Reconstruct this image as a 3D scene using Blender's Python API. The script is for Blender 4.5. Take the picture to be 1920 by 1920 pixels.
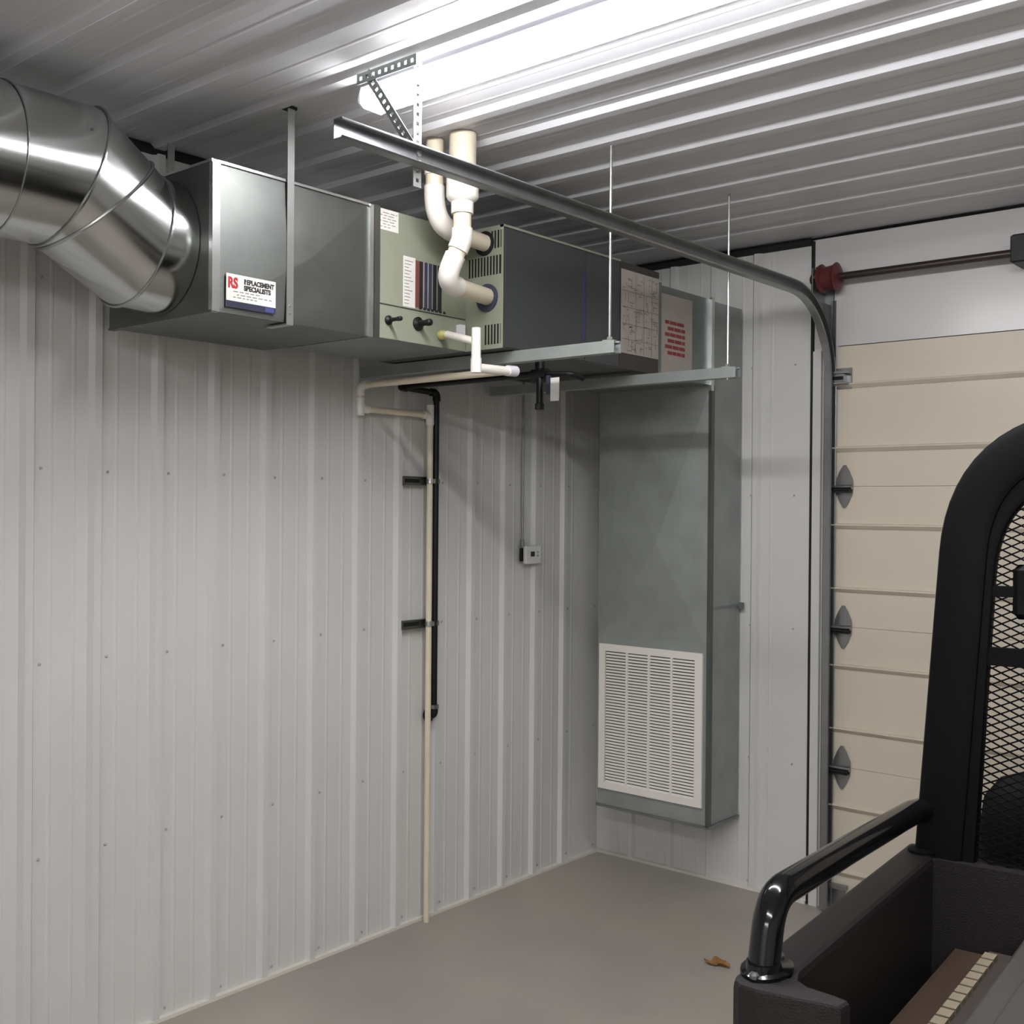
import bpy, math, random
from mathutils import Vector, Matrix
random.seed(7)
for o in list(bpy.data.objects): bpy.data.objects.remove(o, do_unlink=True)
SC = bpy.context.scene
COL = SC.collection

# ------------------------------------------------------------------ camera, world, exposure
F_PX, YAW, PITCH, ROLL = 2086.11, 0.7033, -0.0038, 0.0083
CAM = Vector((3.4095, -4.7218, 1.7838))
Fv = Vector((-math.sin(YAW), math.cos(YAW), 0)); Rv = Vector((math.cos(YAW), math.sin(YAW), 0)); Uv = Vector((0, 0, 1))
Fv, Uv = Fv*math.cos(PITCH)+Uv*math.sin(PITCH), Uv*math.cos(PITCH)-Fv*math.sin(PITCH)
Rv, Uv = Rv*math.cos(ROLL)+Uv*math.sin(ROLL), Uv*math.cos(ROLL)-Rv*math.sin(ROLL)
cd = bpy.data.cameras.new('camera'); cd.sensor_width = 36; cd.lens = F_PX/1920*36; cd.clip_start = .05
cam = bpy.data.objects.new('camera', cd); COL.objects.link(cam)
cam.matrix_world = Matrix(((Rv.x, Uv.x, -Fv.x, CAM.x), (Rv.y, Uv.y, -Fv.y, CAM.y), (Rv.z, Uv.z, -Fv.z, CAM.z), (0, 0, 0, 1)))
SC.camera = cam
W = bpy.data.worlds.new('world'); SC.world = W; W.use_nodes = True
W.node_tree.nodes['Background'].inputs[0].default_value = (.5, .55, .6, 1)
W.node_tree.nodes['Background'].inputs[1].default_value = .05
LED_STRENGTH = 75.0          # emission of the LED ceiling fixtures
vs = SC.view_settings
vs.view_transform = 'Standard'; vs.look = 'None'; vs.gamma = 1; vs.use_curve_mapping = False
vs.exposure = -0.13

# ------------------------------------------------------------------ materials
def lin(c):
    return tuple(((v/255)/12.92 if v/255 <= .04045 else ((v/255+.055)/1.055)**2.4) for v in c)
MATS = {}
def mat(name, rgb, rough=.5, metal=0.0, var=0.0, scale=6.0, bump=0.0, bscale=60.0, stretch=None, spec=.5, emit=0, rvar=0.0, rgb2=None, detail=4):
    if name in MATS: return MATS[name]
    m = bpy.data.materials.new(name); m.use_nodes = True; nt = m.node_tree; b = nt.nodes['Principled BSDF']
    c = lin(rgb) + (1,)
    b.inputs['Base Color'].default_value = c; b.inputs['Roughness'].default_value = rough
    b.inputs['Metallic'].default_value = metal; b.inputs['Specular IOR Level'].default_value = spec
    if emit:
        b.inputs['Emission Color'].default_value = c; b.inputs['Emission Strength'].default_value = emit
    if var or bump or rvar:
        tc = nt.nodes.new('ShaderNodeTexCoord'); mp = nt.nodes.new('ShaderNodeMapping')
        nt.links.new(tc.outputs['Object'], mp.inputs[0])
        if stretch: mp.inputs['Scale'].default_value = stretch
        n = nt.nodes.new('ShaderNodeTexNoise'); n.inputs['Scale'].default_value = scale; n.inputs['Detail'].default_value = detail
        nt.links.new(mp.outputs[0], n.inputs['Vector'])
        if var:
            r = nt.nodes.new('ShaderNodeValToRGB')
            r.color_ramp.elements[0].position = .3; r.color_ramp.elements[1].position = .7
            c2 = lin(rgb2)+(1,) if rgb2 else tuple(min(1, v*(1+var)) for v in c[:3])+(1,)
            c1 = c if rgb2 else tuple(v*(1-var) for v in c[:3])+(1,)
            r.color_ramp.elements[0].color = c1; r.color_ramp.elements[1].color = c2
            nt.links.new(n.outputs[0], r.inputs[0]); nt.links.new(r.outputs[0], b.inputs['Base Color'])
        if rvar:
            mr = nt.nodes.new('ShaderNodeMapRange'); mr.inputs[3].default_value = rough-rvar; mr.inputs[4].default_value = rough+rvar
            nt.links.new(n.outputs[0], mr.inputs[0]); nt.links.new(mr.outputs[0], b.inputs['Roughness'])
        if bump:
            n2 = nt.nodes.new('ShaderNodeTexNoise'); n2.inputs['Scale'].default_value = bscale; n2.inputs['Detail'].default_value = 3
            nt.links.new(mp.outputs[0], n2.inputs['Vector'])
            bm = nt.nodes.new('ShaderNodeBump'); bm.inputs['Strength'].default_value = bump; bm.inputs['Distance'].default_value = .01
            nt.links.new(n2.outputs[0], bm.inputs['Height']); nt.links.new(bm.outputs[0], b.inputs['Normal'])
    MATS[name] = m; return m

mat('wall_white', (212, 212, 209), .55, 0, .03, 1.5, .03, 5)
mat('ceiling_white', (214, 215, 219), .38, 0, .02, 1.2, .05, 4)
mat('header_white', (208, 207, 206), .22, 0, .02, 1.5, .1, 3)
mat('floor_paint', (140, 136, 131), .42, 0, .1, .8, .05, 40, rgb2=(172, 164, 152), rvar=.08)
mat('caulk', (222, 218, 208), .5)
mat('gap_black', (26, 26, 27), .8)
mat('screw', (168, 168, 165), .5, .0)
mat('galv', (112, 115, 112), .44, .92, .08, 9, .05, 14, rvar=.05)
mat('galv_bright', (205, 208, 206), .26, .95, .05, 12)
mat('galv_dull', (140, 146, 144), .45, .85, .1, 8, .08, 6, rvar=.06)
mat('spiral', (198, 200, 198), .17, 1.0, .05, 7, .015, 5, rvar=.03)
mat('bead', (178, 180, 178), .25, 1.0)
mat('zinc', (196, 198, 195), .3, .9)
mat('track', (150, 152, 154), .33, .9, .08, 14)
mat('sage', (140, 144, 127), .42, 0, .03, 4)
mat('cabinet_dark', (74, 78, 77), .38, .35, .05, 3)
mat('filter_dark', (62, 58, 56), .45, .1)
mat('hole_dark', (16, 16, 16), .8)
mat('paper', (226, 224, 218), .6, 0, .03, 14)
mat('paper_grey', (168, 162, 154), .6, 0, .05, 10)
mat('ink', (34, 32, 34), .6)
mat('ink_grey', (128, 126, 122), .6)
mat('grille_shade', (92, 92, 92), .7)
mat('ink_soft', (126, 121, 115), .6)
mat('ink_red_faded', (142, 52, 58), .55)
mat('galv_matte', (158, 164, 161), .48, .5, .1, 7, .08, 5, rvar=.06)
mat('ink_red', (176, 30, 42), .55)
mat('ink_navy', (28, 30, 58), .5)
mat('ink_blue', (58, 62, 120), .5)
mat('rust_red', (116, 66, 56), .6)
mat('stripe_navy', (56, 58, 78), .5)
mat('pvc_white', (238, 234, 226), .32)
mat('pvc_cream', (226, 215, 192), .36, 0, .03, 9)
mat('pvc_clear', (225, 222, 230), .12)
mat('yellow_fitting', (196, 190, 120), .4)
mat('black_iron', (30, 29, 30), .42, .5)
mat('rubber', (34, 34, 34), .7)
mat('thermo', (228, 228, 224), .4)
mat('screen', (36, 38, 38), .2)
mat('conduit', (150, 152, 150), .35, .5)
mat('led', (253, 251, 252), .4, emit=LED_STRENGTH)
mat('lamp_body', (232, 232, 234), .4)
mat('door_beige', (212, 203, 186), .4, 0, .02, 2)
mat('drum_red', (98, 42, 44), .45, .2)
mat('shaft', (78, 70, 66), .35, .8)
mat('bracket', (44, 44, 45), .5, .6)
mat('hinge', (150, 150, 150), .35, .85)
mat('bed_plastic', (29, 26, 25), .5, 0, .06, 30, .25, 320, spec=.4)
mat('gloss_black', (16, 15, 17), .12, 0)
mat('satin_black', (9, 9, 10), .55, spec=.14)
mat('seat_black', (11, 11, 12), .6, 0, 0, 1, .2, 200, spec=.15)
mat('tire', (28, 28, 28), .8)
mat('rim', (120, 120, 122), .35, .8)
mat('body_green', (52, 60, 52), .35)
mat('wood', (58, 42, 29), .6, 0, .25, 7, .2, 30, stretch=(1, .12, 1))
mat('wood_dark', (54, 47, 42), .7, 0, .2, 8, stretch=(1, .15, 1))
mat('cream_block', (136, 126, 106), .6)
mat('bin_grey', (72, 70, 66), .45, 0, .05, 4)
mat('leaf', (140, 98, 46), .7, 0, .3, 60)
mat('leaf_dark', (92, 66, 34), .7)

# ------------------------------------------------------------------ mesh building helpers
class MB:
    def __init__(s): s.v = []; s.f = []
    def add(s, vs, fs):
        k = len(s.v); s.v += [tuple(v) for v in vs]; s.f += [tuple(i+k for i in f) for f in fs]; return s
    def box(s, x0, x1, y0, y1, z0, z1):
        return s.add([(x0,y0,z0),(x1,y0,z0),(x1,y1,z0),(x0,y1,z0),(x0,y0,z1),(x1,y0,z1),(x1,y1,z1),(x0,y1,z1)],
                     [(3,2,1,0),(4,5,6,7),(0,1,5,4),(1,2,6,5),(2,3,7,6),(3,0,4,7)])
    def cbox(s, x0, x1, y0, y1, z0, z1, c):           # box with chamfered vertical edges and top/bottom chamfer
        def ring(z, i):
            a0, a1, b0, b1 = x0+i, x1-i, y0+i, y1-i
            return [(a0+c,b0,z),(a1-c,b0,z),(a1,b0+c,z),(a1,b1-c,z),(a1-c,b1,z),(a0+c,b1,z),(a0,b1-c,z),(a0,b0+c,z)]
        return s.loft([ring(z0, c), ring(z0+c, 0), ring(z1-c, 0), ring(z1, c)], True)
    def obox(s, o, ax, ay, az):
        o, ax, ay, az = map(Vector, (o, ax, ay, az))
        P = [o+ax*i+ay*j+az*k for k in (-.5, .5) for (i, j) in ((-.5,-.5),(.5,-.5),(.5,.5),(-.5,.5))]
        fs = [(3,2,1,0),(4,5,6,7),(0,1,5,4),(1,2,6,5),(2,3,7,6),(3,0,4,7)]
        if ax.cross(ay).dot(az) < 0: fs = [tuple(reversed(f)) for f in fs]
        return s.add(P, fs)
    def bar(s, a, b, side, w, t):                     # bar from a to b, width w along side, thickness t
        a, b, side = Vector(a), Vector(b), Vector(side)
        d = b-a; side = (side - d.normalized()*side.dot(d.normalized())).normalized(); n = d.normalized().cross(side)
        return s.obox((a+b)/2, d, side*w, n*t)
    def loft(s, rings, caps=True, closed=True):
        n = len(rings[0]); k = len(s.v)
        for r in rings: s.v += [tuple(p) for p in r]
        for i in range(len(rings)-1):
            for j in range(n if closed else n-1):
                a = k+i*n+j; b = k+i*n+(j+1) % n
                s.f.append((a, b, b+n, a+n))
        if caps:
            s.f.append(tuple(k+j for j in reversed(range(n)))); s.f.append(tuple(k+(len(rings)-1)*n+j for j in range(n)))
        return s
    def tube(s, pts, r, n=12, caps=True):
        P = [Vector(p) for p in pts]; R = r if isinstance(r, (list, tuple)) else [r]*len(P)
        t0 = (P[1]-P[0]).normalized(); up = Vector((0,0,1)) if abs(t0.z) < .9 else Vector((1,0,0))
        u = t0.cross(up).normalized(); rings = []; tp = t0
        for i, p in enumerate(P):
            if i == 0: t = t0
            elif i == len(P)-1: t = (P[i]-P[i-1]).normalized()
            else: t = ((P[i]-P[i-1]).normalized()+(P[i+1]-P[i]).normalized()).normalized()
            q = tp.rotation_difference(t); u = (q @ u); u = (u-t*u.dot(t)).normalized(); w = t.cross(u); tp = t
            rings.append([p+u*R[i]*math.cos(2*math.pi*k/n)+w*R[i]*math.sin(2*math.pi*k/n) for k in range(n)])
        return s.loft(rings, caps)
    def prism(s, poly, f, d0, d1):                    # poly of (a,b); f(a,b,d) -> point
        return s.loft([[f(a, b, d0) for a, b in poly], [f(a, b, d1) for a, b in poly]], True)
    def lathe(s, prof, c, ax='z', n=24):              # prof of (radius, along)
        c = Vector(c); rings = []
        for r, h in prof:
            ring = []
            for k in range(n):
                a = 2*math.pi*k/n; p, q = r*math.cos(a), r*math.sin(a)
                ring.append(c+Vector({'z': (p,q,h), 'x': (h,p,q), 'y': (q,h,p)}[ax]))
            rings.append(ring)
        return s.loft(rings, True)
    def build(s, name, m, parent=None, smooth=False, base=None, flip=False):
        me = bpy.data.meshes.new(name)
        b = base if base is not None else (ROOT.get(parent.name, Vector((0,0,0))) if parent else Vector((0,0,0)))
        me.from_pydata([tuple(Vector(v)-b) for v in s.v], [], s.f); me.update()
        import bmesh
        bm = bmesh.new(); bm.from_mesh(me); bmesh.ops.recalc_face_normals(bm, faces=bm.faces); bm.to_mesh(me); bm.free()
        me.materials.append(MATS[m])
        if smooth:
            me.polygons.foreach_set('use_smooth', [True]*len(me.polygons))
            try: me.set_sharp_from_angle(angle=math.radians(38))
            except Exception: pass
        o = bpy.data.objects.new(name, me); COL.objects.link(o)
        if parent:
            o.parent = parent; ROOT[o.name] = b
        elif base is not None: o.location = base
        return o
ROOT = {}
def thing(name, label, cat, base=(0,0,0), group=None, rotz=0, local=False):
    o = bpy.data.objects.new(name, None); COL.objects.link(o); o.empty_display_size = .05
    o.location = base; o.rotation_euler = (0, 0, rotz); o['label'] = label; o['category'] = cat
    if group: o['group'] = group
    ROOT[o.name] = Vector((0,0,0)) if local else Vector(base)
    return o
def tag(o, label, cat, group=None):
    o['label'] = label; o['category'] = cat
    if group: o['group'] = group
    return o
def part_label(o, l): o['label'] = l; return o
def struct(o, label=None):
    o['kind'] = 'structure'
    if label: o['label'] = label; 
    return o
def fillet(pts, R, n=8):
    P = [Vector(p) for p in pts]; out = [P[0]]; arcs = []
    for i in range(1, len(P)-1):
        a, b, c = P[i-1], P[i], P[i+1]; d1 = (a-b).normalized(); d2 = (c-b).normalized()
        ang = d1.angle(d2)
        L = min(R/math.tan(ang/2), (a-b).length*.49, (c-b).length*.49)
        p0, p1 = b+d1*L, b+d2*L; arc = []
        for k in range(n+1):
            t = k/n; arc.append(p0*(1-t)**2+b*2*t*(1-t)+p1*t*t)
        out += arc; arcs.append((d1, arc, d2))
    out.append(P[-1]); return out, arcs
def text_mesh(txt, size, xf, name, m, parent, bold=0.0):
    c = bpy.data.curves.new(name, 'FONT'); c.body = txt; c.size = size; c.extrude = .0004; c.offset = bold
    o = bpy.data.objects.new(name, c); COL.objects.link(o); bpy.context.view_layer.update()
    me = bpy.data.meshes.new_from_object(o.evaluated_get(bpy.context.evaluated_depsgraph_get()))
    bpy.data.objects.remove(o, do_unlink=True)
    me.transform(xf); me.transform(Matrix.Translation(-ROOT[parent.name])); me.materials.clear(); me.materials.append(MATS[m])
    ob = bpy.data.objects.new(name, me); COL.objects.link(ob); ob.parent = parent; ROOT[ob.name] = ROOT[parent.name]
    return ob
def face_x(x, y, z, sx=1, sz=1):   # text lying on a face that looks towards +x, reading along +y
    return Matrix(((0,0,1,x),(sx,0,0,y),(0,sz,0,z),(0,0,0,1)))

# ------------------------------------------------------------------ the room
H = 3.015; XR = 6.6; YB = -9.0; P9 = .2286
def rib_profile(s0, n, back=-.004, soft=False):      # n rib periods from s0; rib top's far edge lies at s0+.135+k*period
    pr = [(s0, 0)]
    for k in range(n):
        q = s0+k*P9
        pr += [(q+.039,0),(q+.044,.0013),(q+.050,.0013),(q+.055,0),
               (q+.097,0),(q+.111,.018),(q+.136,.018),(q+.147,0),
               (q+.191,0),(q+.196,.0013),(q+.202,.0013),(q+.207,0)]
    if soft: pr = [(a-.012, .015) if (i-1) % 12 == 5 else ((a-.016, 0) if (i-1) % 12 == 4 else ((a, .015) if b == .018 else ((a+.010, 0) if (i-1) % 12 == 7 else (a, b)))) for i, (a, b) in enumerate(pr)]
    pr += [(s0+n*P9, 0), (s0+n*P9, back), (s0, back)]
    return pr
fl = MB().box(-.2, XR+.2, YB-.2, .6, -.12, 0).build('floor', 'floor_paint'); struct(fl)

wl = MB().box(-.16, -.004, YB-.1, .16, 0, H+.1).build('wall_left', 'wall_white'); struct(wl)
FAR0 = -3.035                      # far top edge of rib number zero on the left wall
y0 = FAR0-.136-24*P9
k = 0
while y0+4*P9 < -.02:
    pr = rib_profile(y0, 4)
    MB().prism(pr, lambda a, b, d: (b, a, d), .004, H-.03).build('wall_panel', 'wall_white', wl); y0 += 4*P9
n_last = int((0-y0)/P9)
pr = rib_profile(y0, n_last)
pr = pr[:-3]+[(-.005, 0), (-.005, -.004), (y0, -.004)]
MB().prism(pr, lambda a, b, d: (b, a, d), .004, H-.03).build('wall_panel', 'wall_white', wl)
sc = MB()
for z in (.04, .657, 1.277, 1.894, 2.50):
    for kk in range(-8, 14):
        y = FAR0+.03+kk*P9
        if y < -.03: sc.lathe([(.0048, 0), (.0048, .003), (.002, .0045)], (0, y, z+random.uniform(-.004, .004)), 'x', 8)
o = sc.build('panel_screws', 'screw', wl); o['kind'] = 'stuff'

wb = MB().box(-.16, 1.305, .004, .16, 0, H+.1).box(1.305, 4.36, .06, .16, 2.5, H+.1).box(4.36, XR+.16, .004, .16, 0, H+.1).build('wall_back', 'wall_white'); struct(wb)
xs = .475-.148-P9*1
pr = rib_profile(xs, 4)
pr = [(.004, 0)]+[q for q in pr[:-3]]+[(1.178, 0), (1.178, -.004), (.004, -.004)]
MB().prism(pr, lambda a, b, d: (a, -b, d), .004, H-.030).build('wall_panel', 'wall_white', wb)
x0 = 4.45
while x0 < XR-.5:
    MB().prism(rib_profile(x0, 4), lambda a, b, d: (a, -b, d), .004, H-.03).build('wall_panel', 'wall_white', wb); x0 += 4*P9
sc = MB()
for z in (.04, .62, 1.24, 1.85, 2.45):
    for xx in (.2, .43, .66, .88, 1.10): sc.lathe([(.0048, 0), (.0048, -.003), (.002, -.0045)], (xx, 0, z), 'y', 8)
o = sc.build('panel_screws', 'screw', wb); o['kind'] = 'stuff'
MB().box(1.192, 4.5, 0, .06, 2.517, H-.006).build('header_panel', 'header_white', wb)
wr = MB().box(XR+.004, XR+.16, YB-.1, .16, 0, H+.1).build('wall_right', 'wall_white'); struct(wr)
yy = YB
while yy < -1:
    MB().prism(rib_profile(yy, 4), lambda a, b, d: (XR-b, a, d), .004, H-.03).build('wall_panel', 'wall_white', wr); yy += 4*P9
wf = MB().box(-.16, XR+.16, YB-.16, YB-.004, 0, H+.1).build('wall_front', 'wall_white'); struct(wf)
xx = .1
while xx < XR-.95:
    MB().prism(rib_profile(xx, 4), lambda a, b, d: (a, YB+b, d), .004, H-.03).build('wall_panel', 'wall_white', wf); xx += 4*P9
ce = MB().box(-.16, XR+.16, YB-.1, .16, H+.004, H+.12).build('ceiling', 'ceiling_white'); struct(ce)
yy = -1.905-.1245-P9*30
while yy < -.15:
    n = 4 if yy+4*P9 < 0 else int(-yy/P9)
    if n < 1: break
    MB().prism(rib_profile(yy, n, soft=True), lambda a, b, d: (d, a, H-b), .0, XR).build('ceiling_panel', 'ceiling_white', ce); yy += n*P9

struct(MB().box(0, .012, YB, -.01, H-.034, H-.002).build('trim_1', 'gap_black'), 'dark gap strip along the top of the left wall')
struct(MB().box(.012, 1.18, -.02, 0, H-.034, H-.002).build('trim_2', 'gap_black'), 'dark gap strip along the top of the back wall')
struct(MB().box(1.18, 4.5, -.004, .0, H-.010, H-.001).build('trim_3', 'gap_black'), 'thin dark gap above the door header')
struct(MB().box(1.179, 1.192, -.012, .0, 0.004, H-.016).build('shadow_trim_4', 'gap_black'), 'black vertical strip painted as the shadow line beside the door jamb')  # black strip standing in for the shadow in the J-channel gap
struct(MB().box(0, .021, YB, -.012, 0, .012).build('baseboard_left', 'caulk'))
struct(MB().box(.0, 1.178, -.02, 0, 0, .014).build('baseboard_back', 'caulk'))
struct(MB().box(1.193, 1.232, -.016, .0, 0, 2.5).build('trim_5', 'header_white'), 'white jamb strip beside the door track')

# ------------------------------------------------------------------ sectional garage door
dr = bpy.data.objects.new('door_1', None); COL.objects.link(dr); dr.location = (1.29, 0, 0); struct(dr, 'beige sectional garage door with ribbed steel panels'); ROOT[dr.name] = Vector((1.29, 0, 0))
bounds = [.012, .645, 1.268, 1.891, 2.514]
for i in range(4):
    a, b = bounds[i], bounds[i+1]
    s = MB().box(1.30, 4.36, .002, .045, a+.0007, b-.0007).build('door_section', 'door_beige', dr)
    for z in (a+.168, b-.174):
        pr = [(.003, z+.010), (-.019, z+.005), (-.020, z+.001), (-.002, z-.015), (.003, z-.015)]
        MB().prism(pr, lambda p, q, d: (d, p, q), 1.283, 4.36).build('section_rib', 'door_beige', s)
MB().box(1.305, 4.36, -.004, .05, .0, .012).build('bottom_seal', 'rubber', dr)
for i in (1, 2, 3):
    z = bounds[i]; hx = 1.342
    h = MB()
    for sg in (1, -1):
        poly = [(-.040, .004*sg), (-.038, .03*sg), (-.022, .068*sg), (-.006, .094*sg), (.006, .094*sg), (.022, .068*sg), (.038, .03*sg), (.040, .004*sg)]
        h.prism(poly if sg > 0 else poly[::-1], lambda a_, b_, d: (hx+a_, d, z+b_), -.008, -.0032)
    hg = h.build('hinge', 'hinge', dr)
    MB().tube([(hx-.05, -.014, z-.004), (hx+.04, -.014, z-.004)], .011, 10).build('hinge_knuckle', 'hinge', hg, True)
    MB().tube([(1.262, -.028, z-.016), (hx+.034, -.028, z-.016)], .006, 8).build('roller_stem', 'bracket', hg, True)
    MB().box(hx-.055, hx+.036, -.034, -.008, z-.028, z-.022).box(hx-.055, hx+.036, -.034, -.008, z-.008, z-.004).build('roller_carrier', 'bracket', hg)
tb = MB().box(1.288, 1.372, -.010, -.004, 2.325, 2.415).box(1.275, 1.372, -.05, -.008, 2.388, 2.398).box(1.275, 1.366, -.05, -.008, 2.342, 2.35).box(1.28, 1.352, -.045, -.01, 2.352, 2.386)
t_ = tb.build('top_fixture', 'hinge', dr)
MB().tube([(1.262, -.046, 2.368), (1.35, -.046, 2.368)], .008, 8).build('roller_stem', 'bracket', t_, True)
MB().box(1.29, 1.375, -.04, -.004, .11, .125).box(1.29, 1.36, -.012, -.004, .03, .12).build('bottom_bracket', 'hinge', dr)

# ------------------------------------------------------------------ door track
TX = 1.272
tk = thing('door_track', 'galvanised steel door track curving from vertical jamb to under ceiling', 'door track', (TX, 0, 0))
def track_sweep(path, name, parent, n_open=1):
    prof = [(0, -.026), (.030, -.026), (.034, -.021), (.031, -.019), (.028, -.0235), (.0022, -.0235),
            (.0022, .0235), (.028, .0235), (.031, .019), (.034, .021), (.030, .026), (0, .026)]
    rings = []
    for i, (y, z) in enumerate(path):
        a = path[max(i-1, 0)]; b = path[min(i+1, len(path)-1)]
        t = Vector((b[0]-a[0], b[1]-a[1])).normalized(); n = Vector((-t.y, t.x))
        rings.append([(TX+p, y+n.x*q, z+n.y*q) for p, q in prof])
    return MB().loft(rings, True).build(name, 'track', parent)
R_ = .372; yc, zc = -.412, 2.350
track_sweep([(-2.90, 2.722), (-1.8, 2.722), (yc, 2.722)], 'horizontal_rail', tk)
track_sweep([(yc+R_*math.sin(t*math.pi/32), zc+R_*math.cos(t*math.pi/32)) for t in range(17)], 'curved_rail', tk)
vr = track_sweep([(yc+R_, 2.350), (yc+R_, 1.2), (yc+R_, .015)], 'vertical_rail', tk)
an = MB().box(TX-.003, TX, -.066, -.0, .02, 2.70).box(TX-.003, TX+.022, -.004, 0, .02, 2.72)
an.build('flag_angle', 'galv', tk)
for z in (.36, .95, 1.55, 2.25): 
    MB().box(TX+.0022, TX+.003, -.048, -.036, z-.03, z+.03).build('slot', 'hole_dark', tk)
fp = MB().prism([(-.0, 2.70), (-.0, 2.42), (-.03, 2.42), (-.16, 2.60), (-.22, 2.68), (-.22, 2.70)], lambda a, b, d: (d, a, b), TX-.004, TX-.001)
fp.build('flag_bracket', 'galv', tk)

# punched angle hanger for the track
hg = thing('track_hanger', 'punched steel angle bracket hanging door track beside the tube light', 'bracket', (1.24, -2.61, H))
def perf(a, b, side, w, t, pitch=.0254, hole=.0105):
    a, b, side = Vector(a), Vector(b), Vector(side); d = b-a; L = d.length; d.normalize(); side = (side-d*side.dot(d)).normalized()
    m = MB(); e = (w-hole)/2
    for s_ in (-1, 1): m.bar(a+side*s_*(w/2-e/2), b+side*s_*(w/2-e/2), side, e, t)
    n = int(L/pitch); x = (L-n*pitch)/2
    pos = 0.0
    for k in range(n+1):
        c0 = x+k*pitch-pitch/2+hole/2; c1 = x+k*pitch+pitch/2-hole/2
        c0, c1 = max(c0, 0), min(c1, L)
        if c1 > c0: m.bar(a+d*c0, a+d*c1, side, hole, t*.98)
    return m
HY = -2.605
perf((1.2695, HY, H-.004), (1.2695, HY, 2.645), (0,1,0), .030, .0025).build('upright', 'zinc', hg)
m_ = perf((1.2545, HY+.014, H-.004), (1.2545, HY+.014, 2.645), (1,0,0), .030, .0025); m_.build('upright_flange', 'zinc', hg)
perf((1.085, HY-.018, H-.022), (1.262, HY-.018, 2.757), (1,0,0), .028, .0025).build('brace', 'galv_dull', hg)
perf((1.05, HY-.0215, H-.036), (1.286, HY-.0215, H-.036), (0,0,1), .030, .0025).build('ceiling_rail', 'galv_dull', hg)
for z in (2.712, 2.734): MB().lathe([(.009, 0), (.009, .004), (.005, .007)], (1.2742, HY, z), 'x', 6).build('bolt', 'zinc', hg)

# torsion shaft
ts = thing('torsion_shaft', 'dark torsion shaft with red cable drum above the garage door', 'shaft', (1.25, -.09, 2.81))
MB().tube([(1.215, -.09, 2.806), (4.4, -.09, 2.806)], .0165, 14).build('shaft', 'shaft', ts, True)
MB().lathe([(.028, -.045), (.06, -.04), (.064, -.03), (.05, -.022), (.053, .015), (.058, .03), (.064, .038), (.05, .045), (.03, .05)], (1.30, -.09, 2.806), 'x', 22).build('cable_drum', 'drum_red', ts, True)
for k in range(6):
    a = k*math.pi/3
    MB().obox((1.30-.043, -.09+.046*math.cos(a), 2.806+.046*math.sin(a)), (.012, 0, 0), (0, .02*math.cos(a), .02*math.sin(a)), (0, -.012*math.sin(a), .012*math.cos(a))).build('drum_lug', 'drum_red', ts)
MB().lathe([(.02, -.012), (.026, -.01), (.026, .01), (.02, .012)], (1.232, -.09, 2.806), 'x', 14).build('end_bearing', 'bracket', ts, True)
MB().box(1.238, 1.242, -.13, 0, 2.70, 2.85).box(1.238, 1.28, -.004, 0, 2.66, 2.85).build('bearing_plate', 'galv_dull', ts)
MB().tube([(1.30, -.034, 2.80), (1.285, -.03, 2.3), (1.282, -.028, .14)], .0022, 6).build('lift_cable', 'bracket', ts)
MB().cbox(2.075, 2.20, -.16, -.001, 2.755, 2.865, .006).build('center_bracket', 'bracket', ts)
MB().lathe([(.03, 2.2), (.048, 2.21), (.048, 3.0), (.03, 3.01)], (0, -.09, 2.806), 'x', 18).build('torsion_spring', 'bracket', ts, True)

# ------------------------------------------------------------------ LED ceiling fixtures
def led(name_label, xa, xb, yc_, grp):
    L = thing('led_tube_light', name_label, 'light', ((xa+xb)/2, yc_, H), grp)
    MB().box(xa+.006, xb-.006, yc_-.034, yc_+.034, H-.046, H-.017).build('housing', 'lamp_body', L)
    pr = [(-.036, -.047), (-.047, -.056), (-.048, -.068), (-.034, -.079), (.034, -.079), (.048, -.068), (.047, -.056), (.036, -.047)]
    MB().prism(pr, lambda a, b, d: (d, yc_+a, H+b), xa+.008, xb-.008).build('diffuser', 'led', L)
    for x in (xa, xb-.008):
        MB().prism([(-.040, -.020), (-.050, -.054), (-.050, -.069), (-.035, -.081), (.035, -.081), (.050, -.069), (.050, -.054), (.040, -.020)], lambda a, b, d: (d, yc_+a, H+b), x, x+.008).build('end_cap', 'lamp_body', L)
    return L
LY = -2.515
led('lit white LED tube light on the ceiling above the furnace', .985, 3.42, LY, 'ceiling tube lights')
led('lit LED tube light on the ceiling behind the camera, nearer row', 2.6, 5.03, -5.3, 'ceiling tube lights')
led('lit LED tube light on the ceiling behind the camera, farther row', 2.6, 5.03, -7.9, 'ceiling tube lights')

# ------------------------------------------------------------------ supply duct (rectangular)
ZB, ZT = 2.349, 2.781
def crossbreak(m, corners, apex):            # four facets meeting in a slightly raised point
    m.add(list(corners)+[apex], [(0,1,4),(1,2,4),(2,3,4),(3,0,4)]); return m
sd = thing('supply_duct', 'rectangular galvanised supply duct with company sticker near its left end', 'duct', (.38, -2.5, ZB))
b = MB().box(.10, .655, -2.83, -2.215, ZB, ZT)
sdb = b.build('body', 'galv', sd)
for (ya, yb) in ((-2.806, -2.556), (-2.544, -2.222)):
    pass
cb = MB(); crossbreak(cb, [(.656, -2.806, ZB+.004), (.656, -2.222, ZB+.004), (.656, -2.222, ZT-.004), (.656, -2.806, ZT-.004)], (.668, -2.47, ZB+.212))
cb.add([(.655, -2.806, ZB+.004), (.655, -2.222, ZB+.004), (.655, -2.222, ZT-.004), (.655, -2.806, ZT-.004)], [(0,1,2,3)])
cb.build('side_panel', 'galv', sd)
MB().box(.646, .664, -2.832, -2.806, ZB-.002, ZT+.004).build('corner_flange', 'galv_bright', sd)
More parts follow.
